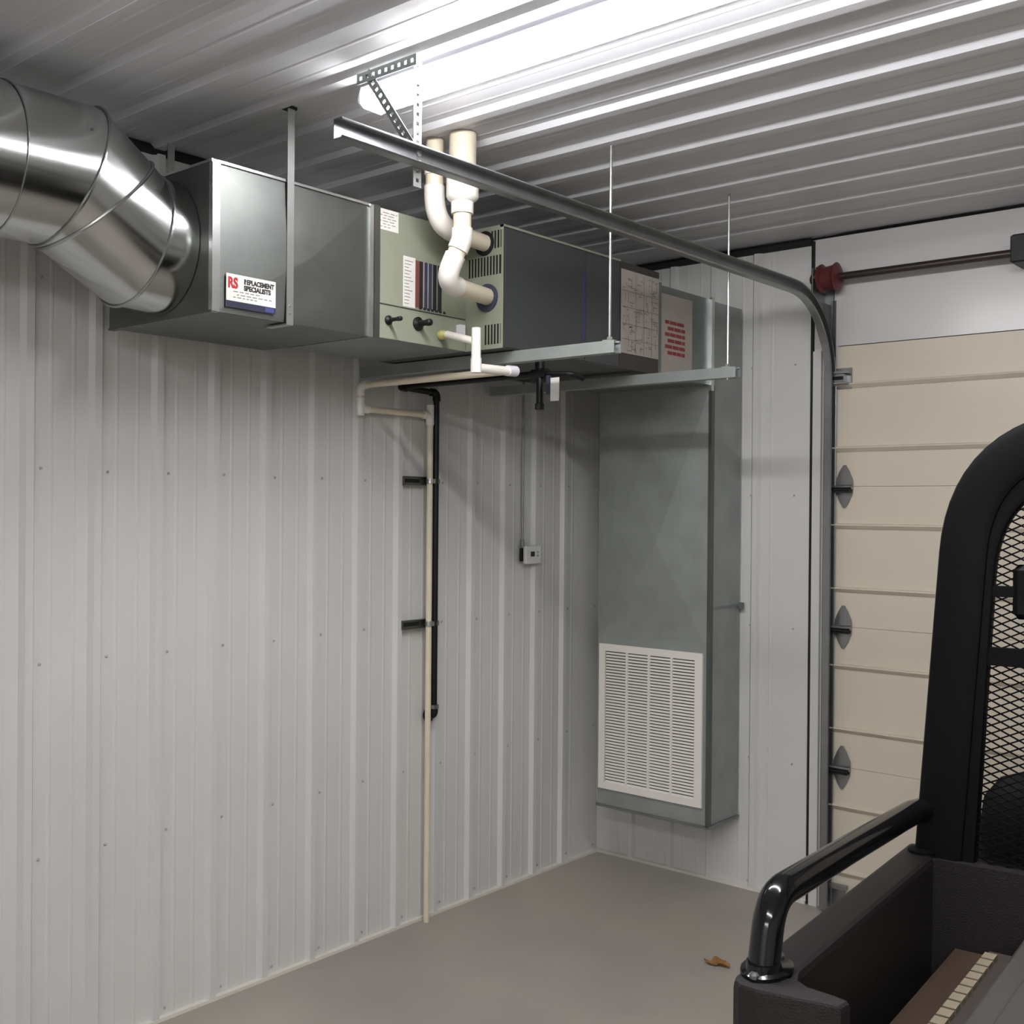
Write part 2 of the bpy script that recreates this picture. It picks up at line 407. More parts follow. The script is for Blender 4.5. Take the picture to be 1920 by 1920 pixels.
MB().box(.10, .662, -2.834, -2.812, ZT-.002, ZT+.006).box(.640, .662, -2.83, -2.215, ZT-.002, ZT+.006).build('top_flange', 'galv_bright', sd)
MB().box(.10, .662, -2.834, -2.812, ZB-.006, ZB+.001).build('bottom_flange', 'galv', sd)
MB().box(.652, .666, -2.222, -2.206, ZB-.003, ZT+.004).build('drive_cleat', 'galv_bright', sd)
st = MB().box(.6635, .665, -2.784, -2.606, 2.366, 2.464).build('sticker', 'paper', sd); part_label(st, 'white company sticker with red letters and navy bottom band')
X_ = .6652
MB().box(.665, X_, -2.784, -2.606, 2.366, 2.385).build('navy_band', 'ink_navy', st)
MB().box(X_, X_+.0003, -2.645, -2.612, 2.369, 2.382).build('blue_mark', 'ink_blue', st)
text_mesh('RS', .042, face_x(X_, -2.779, 2.424, .78), 'red_letters', 'ink_red', st, .0022)
text_mesh('REPLACEMENT', .0165, face_x(X_, -2.722, 2.440, 1.0, 1.2), 'heading', 'ink', st, .0009)
text_mesh('SPECIALISTS', .0165, face_x(X_, -2.722, 2.4215, 1.1, 1.2), 'heading', 'ink', st, .0009)
m_ = MB()
for r, (z, n) in enumerate(((2.412, 5), (2.403, 7), (2.395, 6))):
    y = -2.76+.012*(r % 2)
    for k in range(n):
        w = random.uniform(.008, .018); m_.box(X_, X_+.0003, y, y+w, z, z+.003); y += w+.005
m_.build('small_print', 'ink_grey', st)

hs = thing('hanging_strap', 'flat zinc strap hanging front of rectangular duct from the ceiling', 'strap', (.668, -2.56, ZB))
MB().box(.6655, .668, -2.566, -2.540, ZB-.004, H-.004).build('strap', 'zinc', hs)
MB().box(.56, .668, -2.566, -2.540, ZB-.008, ZB-.004).build('bottom_wrap', 'zinc', hs)
MB().box(.640, .672, -2.572, -2.534, H-.010, H-.002).build('ceiling_tab', 'bracket', hs)
for z in (2.40, 2.378): MB().lathe([(.005, 0), (.004, .003)], (.668, -2.553, z), 'x', 6).build('screw', 'zinc', hs)
hs2 = thing('hanging_strap', 'flat zinc strap behind the elbow holding back of rectangular duct', 'strap', (.098, -2.56, ZB))
MB().box(.094, .0975, -2.62, -2.594, ZB, H-.004).build('strap', 'zinc', hs2)

# round duct with gored elbow
rd = thing('round_duct', 'shiny round galvanised duct with gored elbow at upper left', 'duct', (.39, -3.2, 2.5))
RX = .206; XC = .395
def ring(bot, top, rx=RX, n=48):
    b_, t_ = Vector((XC,)+bot), Vector((XC,)+top); c = (b_+t_)/2; v = (t_-b_)/2
    return [c+Vector((rx*math.cos(2*math.pi*k/n), 0, 0))+v*math.sin(2*math.pi*k/n) for k in range(n)]
RG = [((-6.2, 2.508), (-6.2, 2.920)), ((-3.345, 2.508), (-3.345, 2.920)), ((-3.205, 2.508), (-3.070, 2.920)), ((-3.19, 2.502), (-2.910, 2.800)),
      ((-2.965, 2.372), (-2.885, 2.772)), ((-2.832, 2.362), (-2.832, 2.770))]
names = ['straight_section', 'straight_section', 'gore', 'gore', 'collar']
for i in range(5):
    MB().loft([ring(*RG[i]), ring(*RG[i+1])], False).build(names[i], 'spiral', rd, True)
for i in range(1, 5):
    c = ring(*RG[i]); ctr = sum(c, Vector())/len(c)
    c2 = [ctr+(q-ctr)*1.012 for q in c]
    MB().tube(c2+[c2[0], c2[1]], .0022 if i == 1 else .0045, 6, False).build('seam_bead', 'bead', rd, True)
MB().lathe([(.004, 0), (.004, .004)], (XC+.185, -3.16, 2.80), 'x', 8).build('screw', 'bracket', rd)
MB().box(XC-.012, XC+.012, -4.6, -4.57, 2.915, H-.003).build('duct_hanger', 'zinc', rd)

# ------------------------------------------------------------------ furnace
fu = thing('furnace', 'horizontal gas furnace with sage green burner panel and dark blower cabinet', 'furnace', (.5, -1.5, ZB))
FX, BX, VY = .663, .84, -1.75
MB().box(.2, FX-.006, -2.206, VY, ZB, ZT+.004).build('burner_cabinet', 'galv_dull', fu)
MB().box(FX-.008, FX, -2.176, VY-.002, 2.466, ZT+.002).build('upper_door', 'sage', fu)
MB().box(FX-.008, FX-.001, -2.176, VY-.002, ZB+.001, 2.461).build('lower_door', 'sage', fu)
MB().box(FX-.010, FX+.004, -2.204, -2.178, ZB-.002, ZT+.006).build('side_trim', 'galv', fu)
MB().box(.2, BX-.004, VY+.004, -1.03, ZB, ZT).build('blower_cabinet', 'cabinet_dark', fu)
bd = MB().box(BX-.004, BX, -1.735, -1.27, ZB+.004, ZT-.006).build('blower_door', 'cabinet_dark', fu)
MB().box(BX-.004, BX, -1.262, -1.036, ZB+.004, ZT-.006).build('side_panel', 'cabinet_dark', fu)
MB().box(BX-.016, BX+.002, VY, -1.03, ZT-.004, ZT+.004).build('top_edge', 'sage', fu)
# vent panel with real slots
vp = MB(); cols = [.678+.0145*k for k in range(11)]
def vent_panel():
    rows = [(2.705, 2.768), (2.612, 2.680), (2.365, 2.436)]
    m = MB(); x0, x1 = FX-.004, BX
    zs = [ZB, 2.365, 2.436, 2.612, 2.680, 2.705, 2.768, ZT+.004]
    slot = {1: (.748, .832), 3: (.668, .832), 5: (.776, .832)}
    for i in range(len(zs)-1):
        za, zb = zs[i], zs[i+1]
        if i in slot:
            a, b_ = slot[i]; m.box(x0, a, VY, VY+.0012, za, zb); m.box(b_-.002, x1, VY, VY+.0012, za, zb)
            x = a
            while x < b_-.004:
                m.box(x, x+.0058, VY, VY+.0012, za, zb); x += .0146
        else: m.box(x0, x1, VY, VY+.0012, za, zb)
    return m
vpo = vent_panel().build('vent_panel', 'sage', fu)
MB().box(FX-.003, BX-.003, VY+.0026, VY+.0038, ZB+.006, ZT-.004).build('vent_backing', 'hole_dark', vpo)
MB().lathe([(.050, 0), (.050, -.006), (.034, -.008)], (.766, VY, 2.532), 'y', 26).build('exhaust_gasket', 'stripe_navy', vpo, True)
MB().lathe([(.044, 0), (.044, -.005), (.034, -.007)], (.752, VY, 2.728), 'y', 26).build('intake_gasket', 'hole_dark', vpo, True)
la = MB().box(FX, FX+.0008, -2.192, -2.092, 2.712, 2.782).build('rating_label', 'paper', fu); part_label(la, 'white printed label at the top of the green door')
m_ = MB()
for r in range(6):
    y = -2.184+.02*(r % 2)
    for k in range(3):
        w = random.uniform(.012, .028); m_.box(FX+.0008, FX+.0011, y, min(y+w, -2.098), 2.721+r*.0095, 2.7235+r*.0095); y += w+.006
m_.build('print_lines', 'ink_grey', la)
wl_ = MB().box(FX, FX+.0008, -2.068, -2.010, 2.470, 2.642).build('instruction_label', 'paper', fu); part_label(wl_, 'tall white instruction label with striped band')
m_ = MB()
for r in range(14): m_.box(FX+.0008, FX+.0011, -2.062, -2.062+random.uniform(.02, .042), 2.480+r*.0112, 2.4825+r*.0112)
m_.build('print_lines', 'ink_grey', wl_)
for k, (w, mm) in enumerate(((.020, 'rust_red'), (.018, 'ink'), (.006, 'paper_grey'), (.016, 'stripe_navy'), (.005, 'paper_grey'), (.016, 'stripe_navy'), (.006, 'ink_grey'), (.018, 'ink'), (.006, 'ink_grey'), (.020, 'ink'))):
    y = -2.010+sum([.020,.018,.006,.016,.005,.016,.006,.018,.006,.020][:k])
    MB().box(FX, FX+.0007, y, y+w, 2.474, 2.636).build('stripe', mm, wl_)
for k in range(7): MB().box(FX, FX+.0012, -1.99+k*.020, -1.978+k*.020, 2.4695, 2.478).build('tick_mark', 'ink', wl_)
for (y, z, r1, r2) in ((-2.135, 2.412, .016, .008), (-1.995, 2.418, .024, .012)):
    kb = MB().lathe([(r1, 0), (r1, .006), (r1*.7, .010), (r1*.45, .012), (r1*.4, .045), (r2, .047), (r2, .062), (r2*.6, .066)], (FX-.001, y, z), 'x', 18).build('rubber_grommet', 'black_iron', fu, True)
MB().lathe([(.014, 0), (.017, .004), (.017, .02), (.012, .03), (.010, .045)], (FX-.001, -1.885, 2.392), 'x', 14).build('drain_fitting', 'yellow_fitting', fu, True)
MB().box(FX-.001, FX+.02, -1.80, -1.775, 2.40, 2.44).build('sight_glass', 'pvc_clear', fu)
# blue label and filter box with big label
bl = MB().box(BX, BX+.0008, -1.285, -1.258, 2.425, 2.70).build('blue_label', 'stripe_navy', fu); part_label(bl, 'narrow blue lettered strip on the blower door')
m_ = MB()
for r in range(3): m_.box(BX+.0008, BX+.0011, -1.279, -1.270, 2.44+r*.085, 2.515+r*.085)
m_.build('blue_lettering', 'ink_blue', bl)
fb = MB().box(.2, BX-.002, -1.03, -.742, ZB+.002, ZT).build('filter_box', 'filter_dark', fu)
lb = MB().box(BX-.002, BX, -1.02, -.745, 2.414, 2.752).build('wiring_diagram', 'paper_grey', fu); part_label(lb, 'large printed diagram sheet on the filter box')
m_ = MB()
for z in (2.47, 2.532, 2.60, 2.665): m_.box(BX, BX+.0005, -1.015, -.75, z, z+.003)
for y in (-.92, -.86, -.80): m_.box(BX, BX+.0005, y, y+.003, 2.42, 2.745)
for r in range(70):
    y = random.uniform(-1.012, -.77); z = random.uniform(2.42, 2.742); m_.box(BX, BX+.0005, y, y+random.uniform(.008, .03), z, z+.004)
for r in range(26):
    y = random.uniform(-1.012, -.755); z = random.uniform(2.42, 2.70); m_.box(BX, BX+.0005, y, y+.003, z, z+random.uniform(.02, .05))
m_.build('print_lines', 'ink_soft', lb)

# ------------------------------------------------------------------ return plenum and vertical return duct
rp = thing('return_plenum', 'galvanised return plenum with white warning sheet in red letters', 'duct', (.52, -.5, ZB))
MB().box(.22, .836, -.742, -.302, ZB-.003, 2.732).build('body', 'galv_dull', rp)
MB().box(.22, .842, -.742, -.728, ZB-.004, 2.74).build('flange', 'galv_dull', rp)
ws = MB().box(.836, .8368, -.722, -.470, 2.365, 2.700).build('warning_sheet', 'paper_grey', rp); part_label(ws, 'white sheet with red lettered lines')
m_ = MB()
for r in range(6):
    y = -.690+.02*(r % 2); z = 2.575-r*.026
    while y < -.54:
        w = random.uniform(.03, .06); m_.box(.8368, .8372, y, min(y+w, -.53), z, z+.015); y += w+.004
m_.build('red_lettering', 'ink_red_faded', ws)
MB().box(.836, .850, -.322, -.300, ZB-.03, 2.738).build('corner_flange', 'galv_bright', rp)

rt = thing('return_duct', 'tall galvanised return air duct in the corner with white louvred grille', 'duct', (.52, -.15, .34))
ZR0 = .345
MB().box(.218, .834, -.296, -.021, ZR0, 2.345).box(.218, .834, -.30, -.021, 2.345, 2.728).build('body', 'galv_matte', rt)
cb = MB()
def crease(m, z0, z1, ax_, az_, d):
    crossbreak(m, [(.222, -.2965, z0), (.832, -.2965, z0), (.832, -.2965, z1), (.222, -.2965, z1)], (ax_, -.2965-d, az_)); m.add([(.222,-.296,z0),(.832,-.296,z0),(.832,-.296,z1),(.222,-.296,z1)], [(0,1,2,3)])
crease(cb, 1.14, 2.34, .56, 1.62, .024)
cb.build('front_panel', 'galv_matte', rt)
MB().box(.826, .842, -.304, -.276, ZR0-.004, 2.345).build('corner_seam', 'galv', rt)
MB().box(.216, .844, -.304, -.02, ZR0-.012, ZR0).build('end_cap', 'galv_dull', rt)
MB().box(.834, .839, -.30, -.02, 1.325, 1.338).box(.834, .86, -.03, -.021, 1.315, 1.347).build('strap', 'galv_dull', rt)
gx0, gx1, gz0, gz1 = .232, .808, .425, 1.128; gy = -.2975
gr = MB()
gr.box(gx0, gx1, gy-.012, gy, gz0, gz0+.034).box(gx0, gx1, gy-.012, gy, gz1-.034, gz1).box(gx0, gx0+.036, gy-.012, gy, gz0+.034, gz1-.034).box(gx1-.040, gx1, gy-.012, gy, gz0+.034, gz1-.034)
gro = gr.build('return_grille', 'pvc_white', rt); part_label(gro, 'white louvred return air grille')
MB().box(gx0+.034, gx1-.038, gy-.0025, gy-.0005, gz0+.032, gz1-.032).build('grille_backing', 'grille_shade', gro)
cw = (gx1-.040-gx0-.036)/4
lv = None
for c in range(4):
    xa = gx0+.036+c*cw
    if c: MB().box(xa-.005, xa+.005, gy-.0118, gy-.001, gz0+.034, gz1-.034).build('mullion', 'pvc_white', gro)
    n = 44; pz = (gz1-gz0-.068)/n
    for r in range(n):
        z = gz0+.034+r*pz
        if lv is None:
            lv = MB().prism([(-.0095, .0), (-.0088, .0012), (-.0042, pz*.58), (-.0049, pz*.58-.0012)], lambda a, b_, d: (d, a, b_), .003, cw-.003).build('louver', 'pvc_white', gro, base=Vector((0,0,0)))
            q = lv
        else:
            q = lv.copy(); COL.objects.link(q)
        q.parent = gro; q.location = Vector((xa, gy, z))-ROOT[gro.name]

# ------------------------------------------------------------------ struts, rods
def strut(y, z1, xa, xb, label):
    t = thing('support_channel', label, 'channel', (xa, y, z1-.041), 'steel channels carrying the furnace')
    pr = [(-.0205, 0), (-.0205, -.041), (.0205, -.041), (.0205, 0), (.011, 0), (.011, -.006), (.0135, -.006), (.0135, -.0025), (.018, -.0025), (.018, -.0385), (-.018, -.0385), (-.018, -.0025), (-.0135, -.0025), (-.0135, -.006), (-.011, -.006), (-.011, 0)]
    MB().prism(pr, lambda a, b_, d: (d, y+a, z1+b_), xa, xb).build('channel', 'galv_matte', t)
    MB().box(1.222, 1.258, y-.0175, y+.0175, z1+.0002, z1+.004).build('square_washer', 'zinc', t)
    return t
strut(-1.664, ZB-.004, .022, 1.272, 'steel channel under the blower cabinet, nearer of the two')
strut(-.870, ZB-.012, .022, 1.285, 'steel channel under the filter box with open dark end')
for (x, y, z0, lb_) in ((1.240, -1.664, ZB-.02, 'thin threaded rod from ceiling to the nearer steel channel'), (1.240, -.870, ZB-.03, 'thin threaded rod from ceiling to steel channel nearest the door')):
    r = thing('threaded_rod', lb_, 'rod', (x, y, z0), 'threaded hanger rods')
    MB().tube([(x, y, z0-.028), (x, y, H-.002)], .0048, 8).build('rod', 'zinc', r, True)
    zt = ZB-.004 if y < -1.2 else ZB-.012
    MB().lathe([(.010, zt+.004), (.010, zt+.014)], (x, y, 0), 'z', 6).build('nut', 'zinc', r)

# ------------------------------------------------------------------ PVC vent pipes
def pipe_thing(name, label, cat, pts, r, R, pm, fm, fit_scale=1.16, sock=.028, group=None, n=14, base=None):
    t = thing(name, label, cat, base or pts[0], group)
    path, arcs = fillet(pts, R)
    MB().tube(path, r, n).build('pipe', pm, t, True)
    for d1, arc, d2 in arcs:
        ext = [arc[0]+d1*sock]+arc+[arc[-1]+d2*sock]
        MB().tube(ext, r*fit_scale, n+4).build('elbow', fm, t, True)
    return t
ip = pipe_thing('intake_pipe', 'slimmer white plastic pipe from ceiling curving into furnace', 'pipe',
     [(.792, -2.05, H-.002), (.792, -2.05, 2.728), (.755, -1.752, 2.728)], .030, .11, 'pvc_cream', 'pvc_white', sock=.02)
MB().tube([(.792, -2.05, 2.895), (.792, -2.05, 2.945)], .0345, 18).build('coupling', 'pvc_white', ip, True)
ep = pipe_thing('exhaust_pipe', 'thicker white plastic vent pipe with reducer and two bends into furnace', 'pipe',
     [(.906, -2.035, 2.80), (.906, -2.035, 2.665), (.862, -2.075, 2.525), (.770, -1.752, 2.535)], .030, .075, 'pvc_cream', 'pvc_white', sock=.022)
MB().tube([(.906, -2.035, H-.002), (.906, -2.035, 2.84)], .0445, 22).build('large_pipe', 'pvc_cream', ep, True)
MB().lathe([(.053, 2.868), (.0535, 2.866), (.0535, 2.806), (.050, 2.798), (.037, 2.788), (.037, 2.752), (.036, 2.750)], (.906, -2.035, 0), 'z', 24).build('reducer', 'pvc_white', ep, True)

# condensate drain
cd_ = pipe_thing('condensate_drain', 'white plastic drain line from furnace along wall down to the floor', 'pipe',
     [(.86, -1.705, 2.271), (.047, -1.705, 2.271), (.047, -1.705, 2.178), (.047, -1.305, 2.178), (.047, -1.305, .0)], .0134, .026, 'pvc_cream', 'pvc_white', 1.3, .016, n=12, base=(.047, -1.305, 0))
MB().tube([(.047, -1.705, 2.20), (.047, -1.705, 2.15)], .0172, 14).build('tee', 'pvc_white', cd_, True)
MB().tube([(.047, -1.305, 2.222), (.047, -1.305, 2.14)], .0172, 14).build('tee', 'pvc_white', cd_, True)
tr = pipe_thing('condensate_trap', 'short bright white drain trap hanging below the burner panel', 'pipe',
     [(.698, -1.885, 2.392), (.850, -1.895, 2.350)], .0134, .02, 'pvc_white', 'pvc_white', 1.3, .012, base=(.85, -1.9, 2.26))
p2, a2 = fillet([(.85, -1.9, 2.398), (.85, -1.9, 2.262), (.85, -1.745, 2.266), (.85, -1.712, 2.268)], .02)
MB().tube(p2, .0165, 14).build('trap_pipe', 'pvc_white', tr, True)
MB().tube([(.85, -1.9, 2.295), (.85, -1.9, 2.245)], .019, 14).build('elbow', 'pvc_white', tr, True)
MB().tube([(.85, -1.735, 2.268), (.85, -1.690, 2.270)], .0195, 14).build('coupling', 'pvc_clear', tr, True)

# gas line
gp = pipe_thing('gas_pipe', 'black iron gas pipe beside the white drain line on wall', 'pipe',
     [(.80, -1.49, 2.284), (.052, -1.49, 2.284), (.052, -1.272, 2.276), (.052, -1.272, .885), (.012, -1.272, .885)], .0132, .022, 'black_iron', 'black_iron', 1.32, .014, n=12, base=(.052, -1.272, .885))
MB().lathe([(.034, .018), (.034, .023), (.018, .026), (.018, .03)], (0, -1.272, .885), 'x', 18).build('wall_flange', 'black_iron', gp, True)
MB().lathe([(.021, 0), (.021, .016)], (.052, -1.272, .915), 'z', 8).build('union_nut', 'hinge', gp)
MB().tube([(.80, -1.49, 2.33), (.80, -1.49, 2.165)], .0135, 12).build('drip_leg', 'black_iron', gp, True)
MB().lathe([(.016, 2.15), (.0175, 2.152), (.0175, 2.172), (.016, 2.174)], (.80, -1.49, 0), 'z', 8).build('cap', 'black_iron', gp)
MB().tube([(.765, -1.49, 2.284), (.835, -1.49, 2.284)], .019, 12).build('tee', 'black_iron', gp, True)
MB().tube([(.80, -1.49, 2.304), (.80, -1.49, 2.342)], .019, 12).build('coupling', 'black_iron', gp, True)
pth, _ = fillet([(.82, -1.49, 2.284), (.93, -1.47, 2.278), (.95, -1.42, 2.262)], .03)
MB().tube(pth, .010, 10).build('flexible_hose', 'black_iron', gp, True)
MB().box(.838, .852, -1.50, -1.475, 2.205, 2.275).build('shutoff_valve', 'stripe_navy', gp)
tg = tag(MB().box(.860, .9, -1.502, -1.5, 2.178, 2.264).build('paper_tag', 'paper', base=Vector((.88, -1.5, 2.264))), 'small white paper tag hanging from the gas valve', 'tag')
# pipe supports
for z, lb_ in ((1.895, 'upper short steel channel with clamps holding the two wall pipes'), (1.284, 'lower short steel channel with clamps holding the two wall pipes')):
    t = thing('pipe_bracket', lb_, 'bracket', (.0, -1.34, z), 'pipe brackets on the left wall')
    MB().box(.019, .022, -1.44, -1.248, z-.019, z+.019).box(.022, .037, -1.44, -1.248, z+.016, z+.019).box(.022, .037, -1.44, -1.248, z-.019, z-.016).build('channel', 'galv', t)
    MB().box(.0222, .0232, -1.43, -1.34, z-.008, z+.008).build('slot', 'hole_dark', t)
    for y in (-1.305, -1.272):
        MB().lathe([(.0178, -.010), (.0178, .010)], (.050, y, z), 'z', 14).build('clamp', 'zinc' if y < -1.3 else 'bracket', t, True)
        MB().box(.066, .078, y-.003, y+.003, z-.009, z+.009).build('clamp_bolt', 'zinc', t)

# thermostat
th = thing('thermostat', 'small white thermostat with dark square display on the left wall', 'thermostat', (.0, -.60, 1.56))
MB().box(.019, .030, -.665, -.555, 1.530, 1.592).build('back_plate', 'bracket', th)
MB().cbox(.030, .052, -.655, -.540, 1.516, 1.604, .005).build('case', 'thermo', th)
MB().box(.052, .0526, -.622, -.592, 1.552, 1.576).build('display', 'screen', th)
for z in (1.572, 1.556): MB().box(.052, .0532, -.575, -.562, z-.005, z+.005).build('button', 'galv_bright', th)
cn = thing('thermostat_conduit', 'thin grey conduit running down the wall to the thermostat', 'conduit', (.027, -.652, 1.6))
MB().tube([(.027, -.655, 1.602), (.027, -.655, 2.62)], .0062, 10).build('conduit', 'conduit', cn, True)
MB().tube([(.027, -.655, 1.600), (.027, -.655, 1.635)], .0095, 10).build('connector', 'galv_dull', cn, True)

# ------------------------------------------------------------------ utility vehicle
UA = math.atan2(.0668, .9978)
ut = thing('utility_vehicle', 'black utility vehicle with cargo bed, roll cage and mesh rear screen', 'vehicle', (2.494, -3.08, 0), None, UA, True)
BW = 1.36
def rail_section(y, top=1.0, out=0.0, inn=.080, c=.010, bot=.60):
    return [(out, y, bot), (out, y, top-c), (out+c*.4, y, top-c*.3), (out+c*1.2, y, top), (inn-c, y, top), (inn-c*.3, y, top-c*.4), (inn, y, top-c*1.5), (inn-.004, y, bot)]
def mirx(pts): return [(BW-x, y, z) for x, y, z in pts]
for side in (0, 1):
    f_ = mirx if side else (lambda q: q)
    ringsr = [f_(rail_section(y)) for y in (.05, .5, .975)]
    MB().loft(ringsr, True).build('bed_side', 'bed_plastic', ut)
    # rounded rear corner post: outline in plan extruded upward
    out = [(.080, .075), (.0, .075), (.0, .03), (.006, .012), (.02, .002), (.05, .0), (.185, .022), (.19, .050), (.165, .056), (.115, .062), (.092, .078), (.084, .10), (.080, .12)]
    pl = [(x, y) if not side else (BW-x, y) for x, y in out]
    def sh(s, z): 
        cx, cy = (.07, .05) if not side else (BW-.07, .05)
        return [(cx+(x-cx)*s, cy+(y-cy)*s, z) for x, y in pl]
    MB().loft([sh(1.0, .60), sh(1.0, .988), sh(.985, .996), sh(.95, 1.0)], True).build('bed_corner', 'bed_plastic', ut)
MB().box(.07, BW-.07, .90, .965, .64, .996).build('bed_front', 'bed_plastic', ut)
MB().box(.06, BW-.06, .02, .93, .66, .70).build('bed_floor', 'bed_plastic', ut)
fl_ = MB()
for k in range(11): fl_.box(.14+k*.1, .19+k*.1, .05, .90, .70, .708)
fl_.build('floor_ribs', 'bed_plastic', ut)
# hand rails on the bed sides
for side in (0, 1):
    sx = (lambda x: BW-x) if side else (lambda x: x)
    pth, _ = fillet([(sx(.034), .068, 1.006), (sx(.034), .098, 1.122), (sx(.036), .46, 1.113), (sx(.040), .86, 1.101), (sx(.052), .945, 1.095)], .085, 10)
    hr = MB().tube(pth, .0275, 18).build('bed_rail', 'gloss_black', ut, True)
    fp = [(sx(.034)+.042*math.cos(a)*(1.0), .085+.060*math.sin(a)) for a in [2*math.pi*k/20 for k in range(20)]]
    MB().loft([[(x, y, .999) for x, y in fp], [(x, y, 1.006) for x, y in fp], [(sx(.034)+(x-sx(.034))*.7, .07+(y-.085)*.62, 1.010) for x, y in fp], [(sx(.034)+(x-sx(.034))*.66, .068+(y-.085)*.56, 1.022) for x, y in fp]], True).build('rail_flange', 'gloss_black', hr, True)
    for yy_ in (.032, .138): MB().lathe([(.009, 1.004), (.009, 1.010), (.005, 1.014)], (sx(.034), yy_, 0), 'z', 8).build('flange_bolt', 'hinge', hr)
    MB().lathe([(.034, 1.0), (.034, 1.006), (.02, 1.01)], (sx(.05), .925, 0), 'z', 16).build('rail_foot', 'satin_black', hr)
# roll cage: swept rounded bar, plus screen frame inside it
def sweep_xz(path, w, d, y, m, name, parent, ch=.012):
    rings = []
    for i, (x, z) in enumerate(path):
        a = path[max(i-1, 0)]; b_ = path[min(i+1, len(path)-1)]
        t = Vector((b_[0]-a[0], b_[1]-a[1])).normalized(); n = Vector((-t.y, t.x))
        hw, hd = w/2, d/2
        pr = [(-hw+ch, -hd), (hw-ch, -hd), (hw-ch*.3, -hd+ch*.3), (hw, -hd+ch), (hw, hd-ch), (hw-ch*.3, hd-ch*.3), (hw-ch, hd), (-hw+ch, hd), (-hw+ch*.3, hd-ch*.3), (-hw, hd-ch), (-hw, -hd+ch), (-hw+ch*.3, -hd+ch*.3)]
        rings.append([(x+n.x*p, y+q, z+n.y*p) for p, q in pr])
    return MB().loft(rings, True).build(name, m, parent, True)
def hoop(x_b, x_t, z_b, z_t, rad):
    L, _ = fillet([(x_b, 0, z_b), (x_t, 0, z_t), (BW-x_t, 0, z_t), (BW-x_b, 0, z_b)], rad, 14)
    return [(p.x, p.z) for p in L]
sweep_xz(hoop(.071, .151, .80, 1.955, .29), .110, .070, .945, 'satin_black', 'roll_cage', ut, .018)
fr = sweep_xz(hoop(.128, .178, .96, 1.895, .27), .066, .040, .940, 'satin_black', 'screen_frame', ut, .01)
for z, hgt in ((1.607, .024), (1.462, .040)):
    MB().box(.15, BW-.15, .925, .945, z-hgt/2, z+hgt/2).build('screen_crossbar', 'satin_black', fr)
# expanded metal
LW, SW, yl = .0385, .0182, .935
m_ = MB()
def inside(x, z):
    xx_ = x if x < BW/2 else BW-x
    xl = .128+(z-.96)/(1.895-.96)*.05
    if not (.985 < z < 1.88 and xx_ > xl): return False
    cx, cz = .178+.27, 1.895-.27
    if xx_ < cx and z > cz and math.hypot(xx_-cx, z-cz) > .27: return False
    return True
j = 0
while .98+j*SW/2 < 1.9:
    z = .98+j*SW/2; i = 0
    while i*LW < BW:
        x = i*LW+(LW/2 if j % 2 else 0)
        for dx in (-LW/2, LW/2):
            if inside(x+dx/2, z+SW/4):
                m_.bar((x, yl, z), (x+dx, yl, z+SW/2), (0, 1, 0), .0022, .0034)
        i += 1
    j += 1
o = m_.build('mesh_screen', 'satin_black', fr); o['kind'] = 'stuff'
MB().cbox(.236, .30, .915, .95, 1.548, 1.668, .012).build('screen_latch', 'satin_black', fr)
# seats
for x0_, x1_ in ((.115, .66), (.70, 1.245)):
    xm = (x0_+x1_)/2; rings = []
    prof = [(.72, 1.13, .25), (.86, 1.12, .268), (1.02, 1.12, .268), (1.10, 1.13, .258), (1.145, 1.14, .225), (1.165, 1.15, .17), (1.172, 1.155, .09)]
    bk = MB()
    for z, yc2, hw in prof:
        d = .055 if z < 1.1 else .055*max(.3, (1.19-z)/.09)
        rings.append([(xm+hw*math.copysign(abs(math.cos(a))**.55, math.cos(a)), yc2+.02+d*math.copysign(abs(math.sin(a))**.55, math.sin(a)), z) for a in [2*math.pi*k/28 for k in range(28)]])
    bk.loft(rings, True).build('seat_back', 'seat_black', ut, True)
    MB().cbox(x0_+.01, x1_-.01, 1.10, 1.58, .56, .70, .03).build('seat_cushion', 'seat_black', ut)
MB().box(.1, BW-.1, 1.0, 1.62, .32, .56).build('seat_base', 'satin_black', ut)
# front half of the vehicle
MB().box(.08, BW-.08, .98, 2.15, .28, .32).build('cab_floor', 'satin_black', ut)
hood = MB()
hr_ = []
for y, zt, hw in ((1.98, 1.02, .56), (2.12, 1.04, .58), (2.4, .98, .56), (2.6, .88, .50), (2.68, .74, .46)):
    c = BW/2; hr_.append([(c-hw, y, .5), (c-hw, y, zt-.10), (c-hw+.06, y, zt-.02), (c-hw*.5, y, zt), (c+hw*.5, y, zt), (c+hw-.06, y, zt-.02), (c+hw, y, zt-.10), (c+hw, y, .5)])
hood.loft(hr_, True).build('hood', 'body_green', ut, True)
MB().box(BW/2-.52, BW/2+.52, 1.90, 2.0, .72, 1.04).build('dashboard', 'satin_black', ut)
sw = [(.43+.17*math.cos(a), 1.72+.05*math.sin(a), 1.0+.16*math.sin(a)) for a in [2*math.pi*k/24 for k in range(26)]]
so = MB().tube(sw, .014, 8, False).build('steering_wheel', 'satin_black', ut, True)
MB().tube([(.43, 1.72, 1.0), (.43, 1.93, .90)], .018, 8).build('steering_column', 'satin_black', so, True)
MB().box(.28, .58, 1.715, 1.725, .99, 1.01).build('wheel_spoke', 'satin_black', so)
for sx in (.11, BW-.11):
    s = -1 if sx < BW/2 else 1
    MB().tube([(sx, 2.02, .95), (sx+s*-.05, 1.75, 1.93), (sx+s*-.28, 1.0, 1.975)], .024, 12).build('cage_post', 'satin_black', ut, True)
MB().tube([(.13, 1.75, 1.93), (BW-.13, 1.75, 1.93)], .024, 12).build('cage_crossbar', 'satin_black', ut, True)
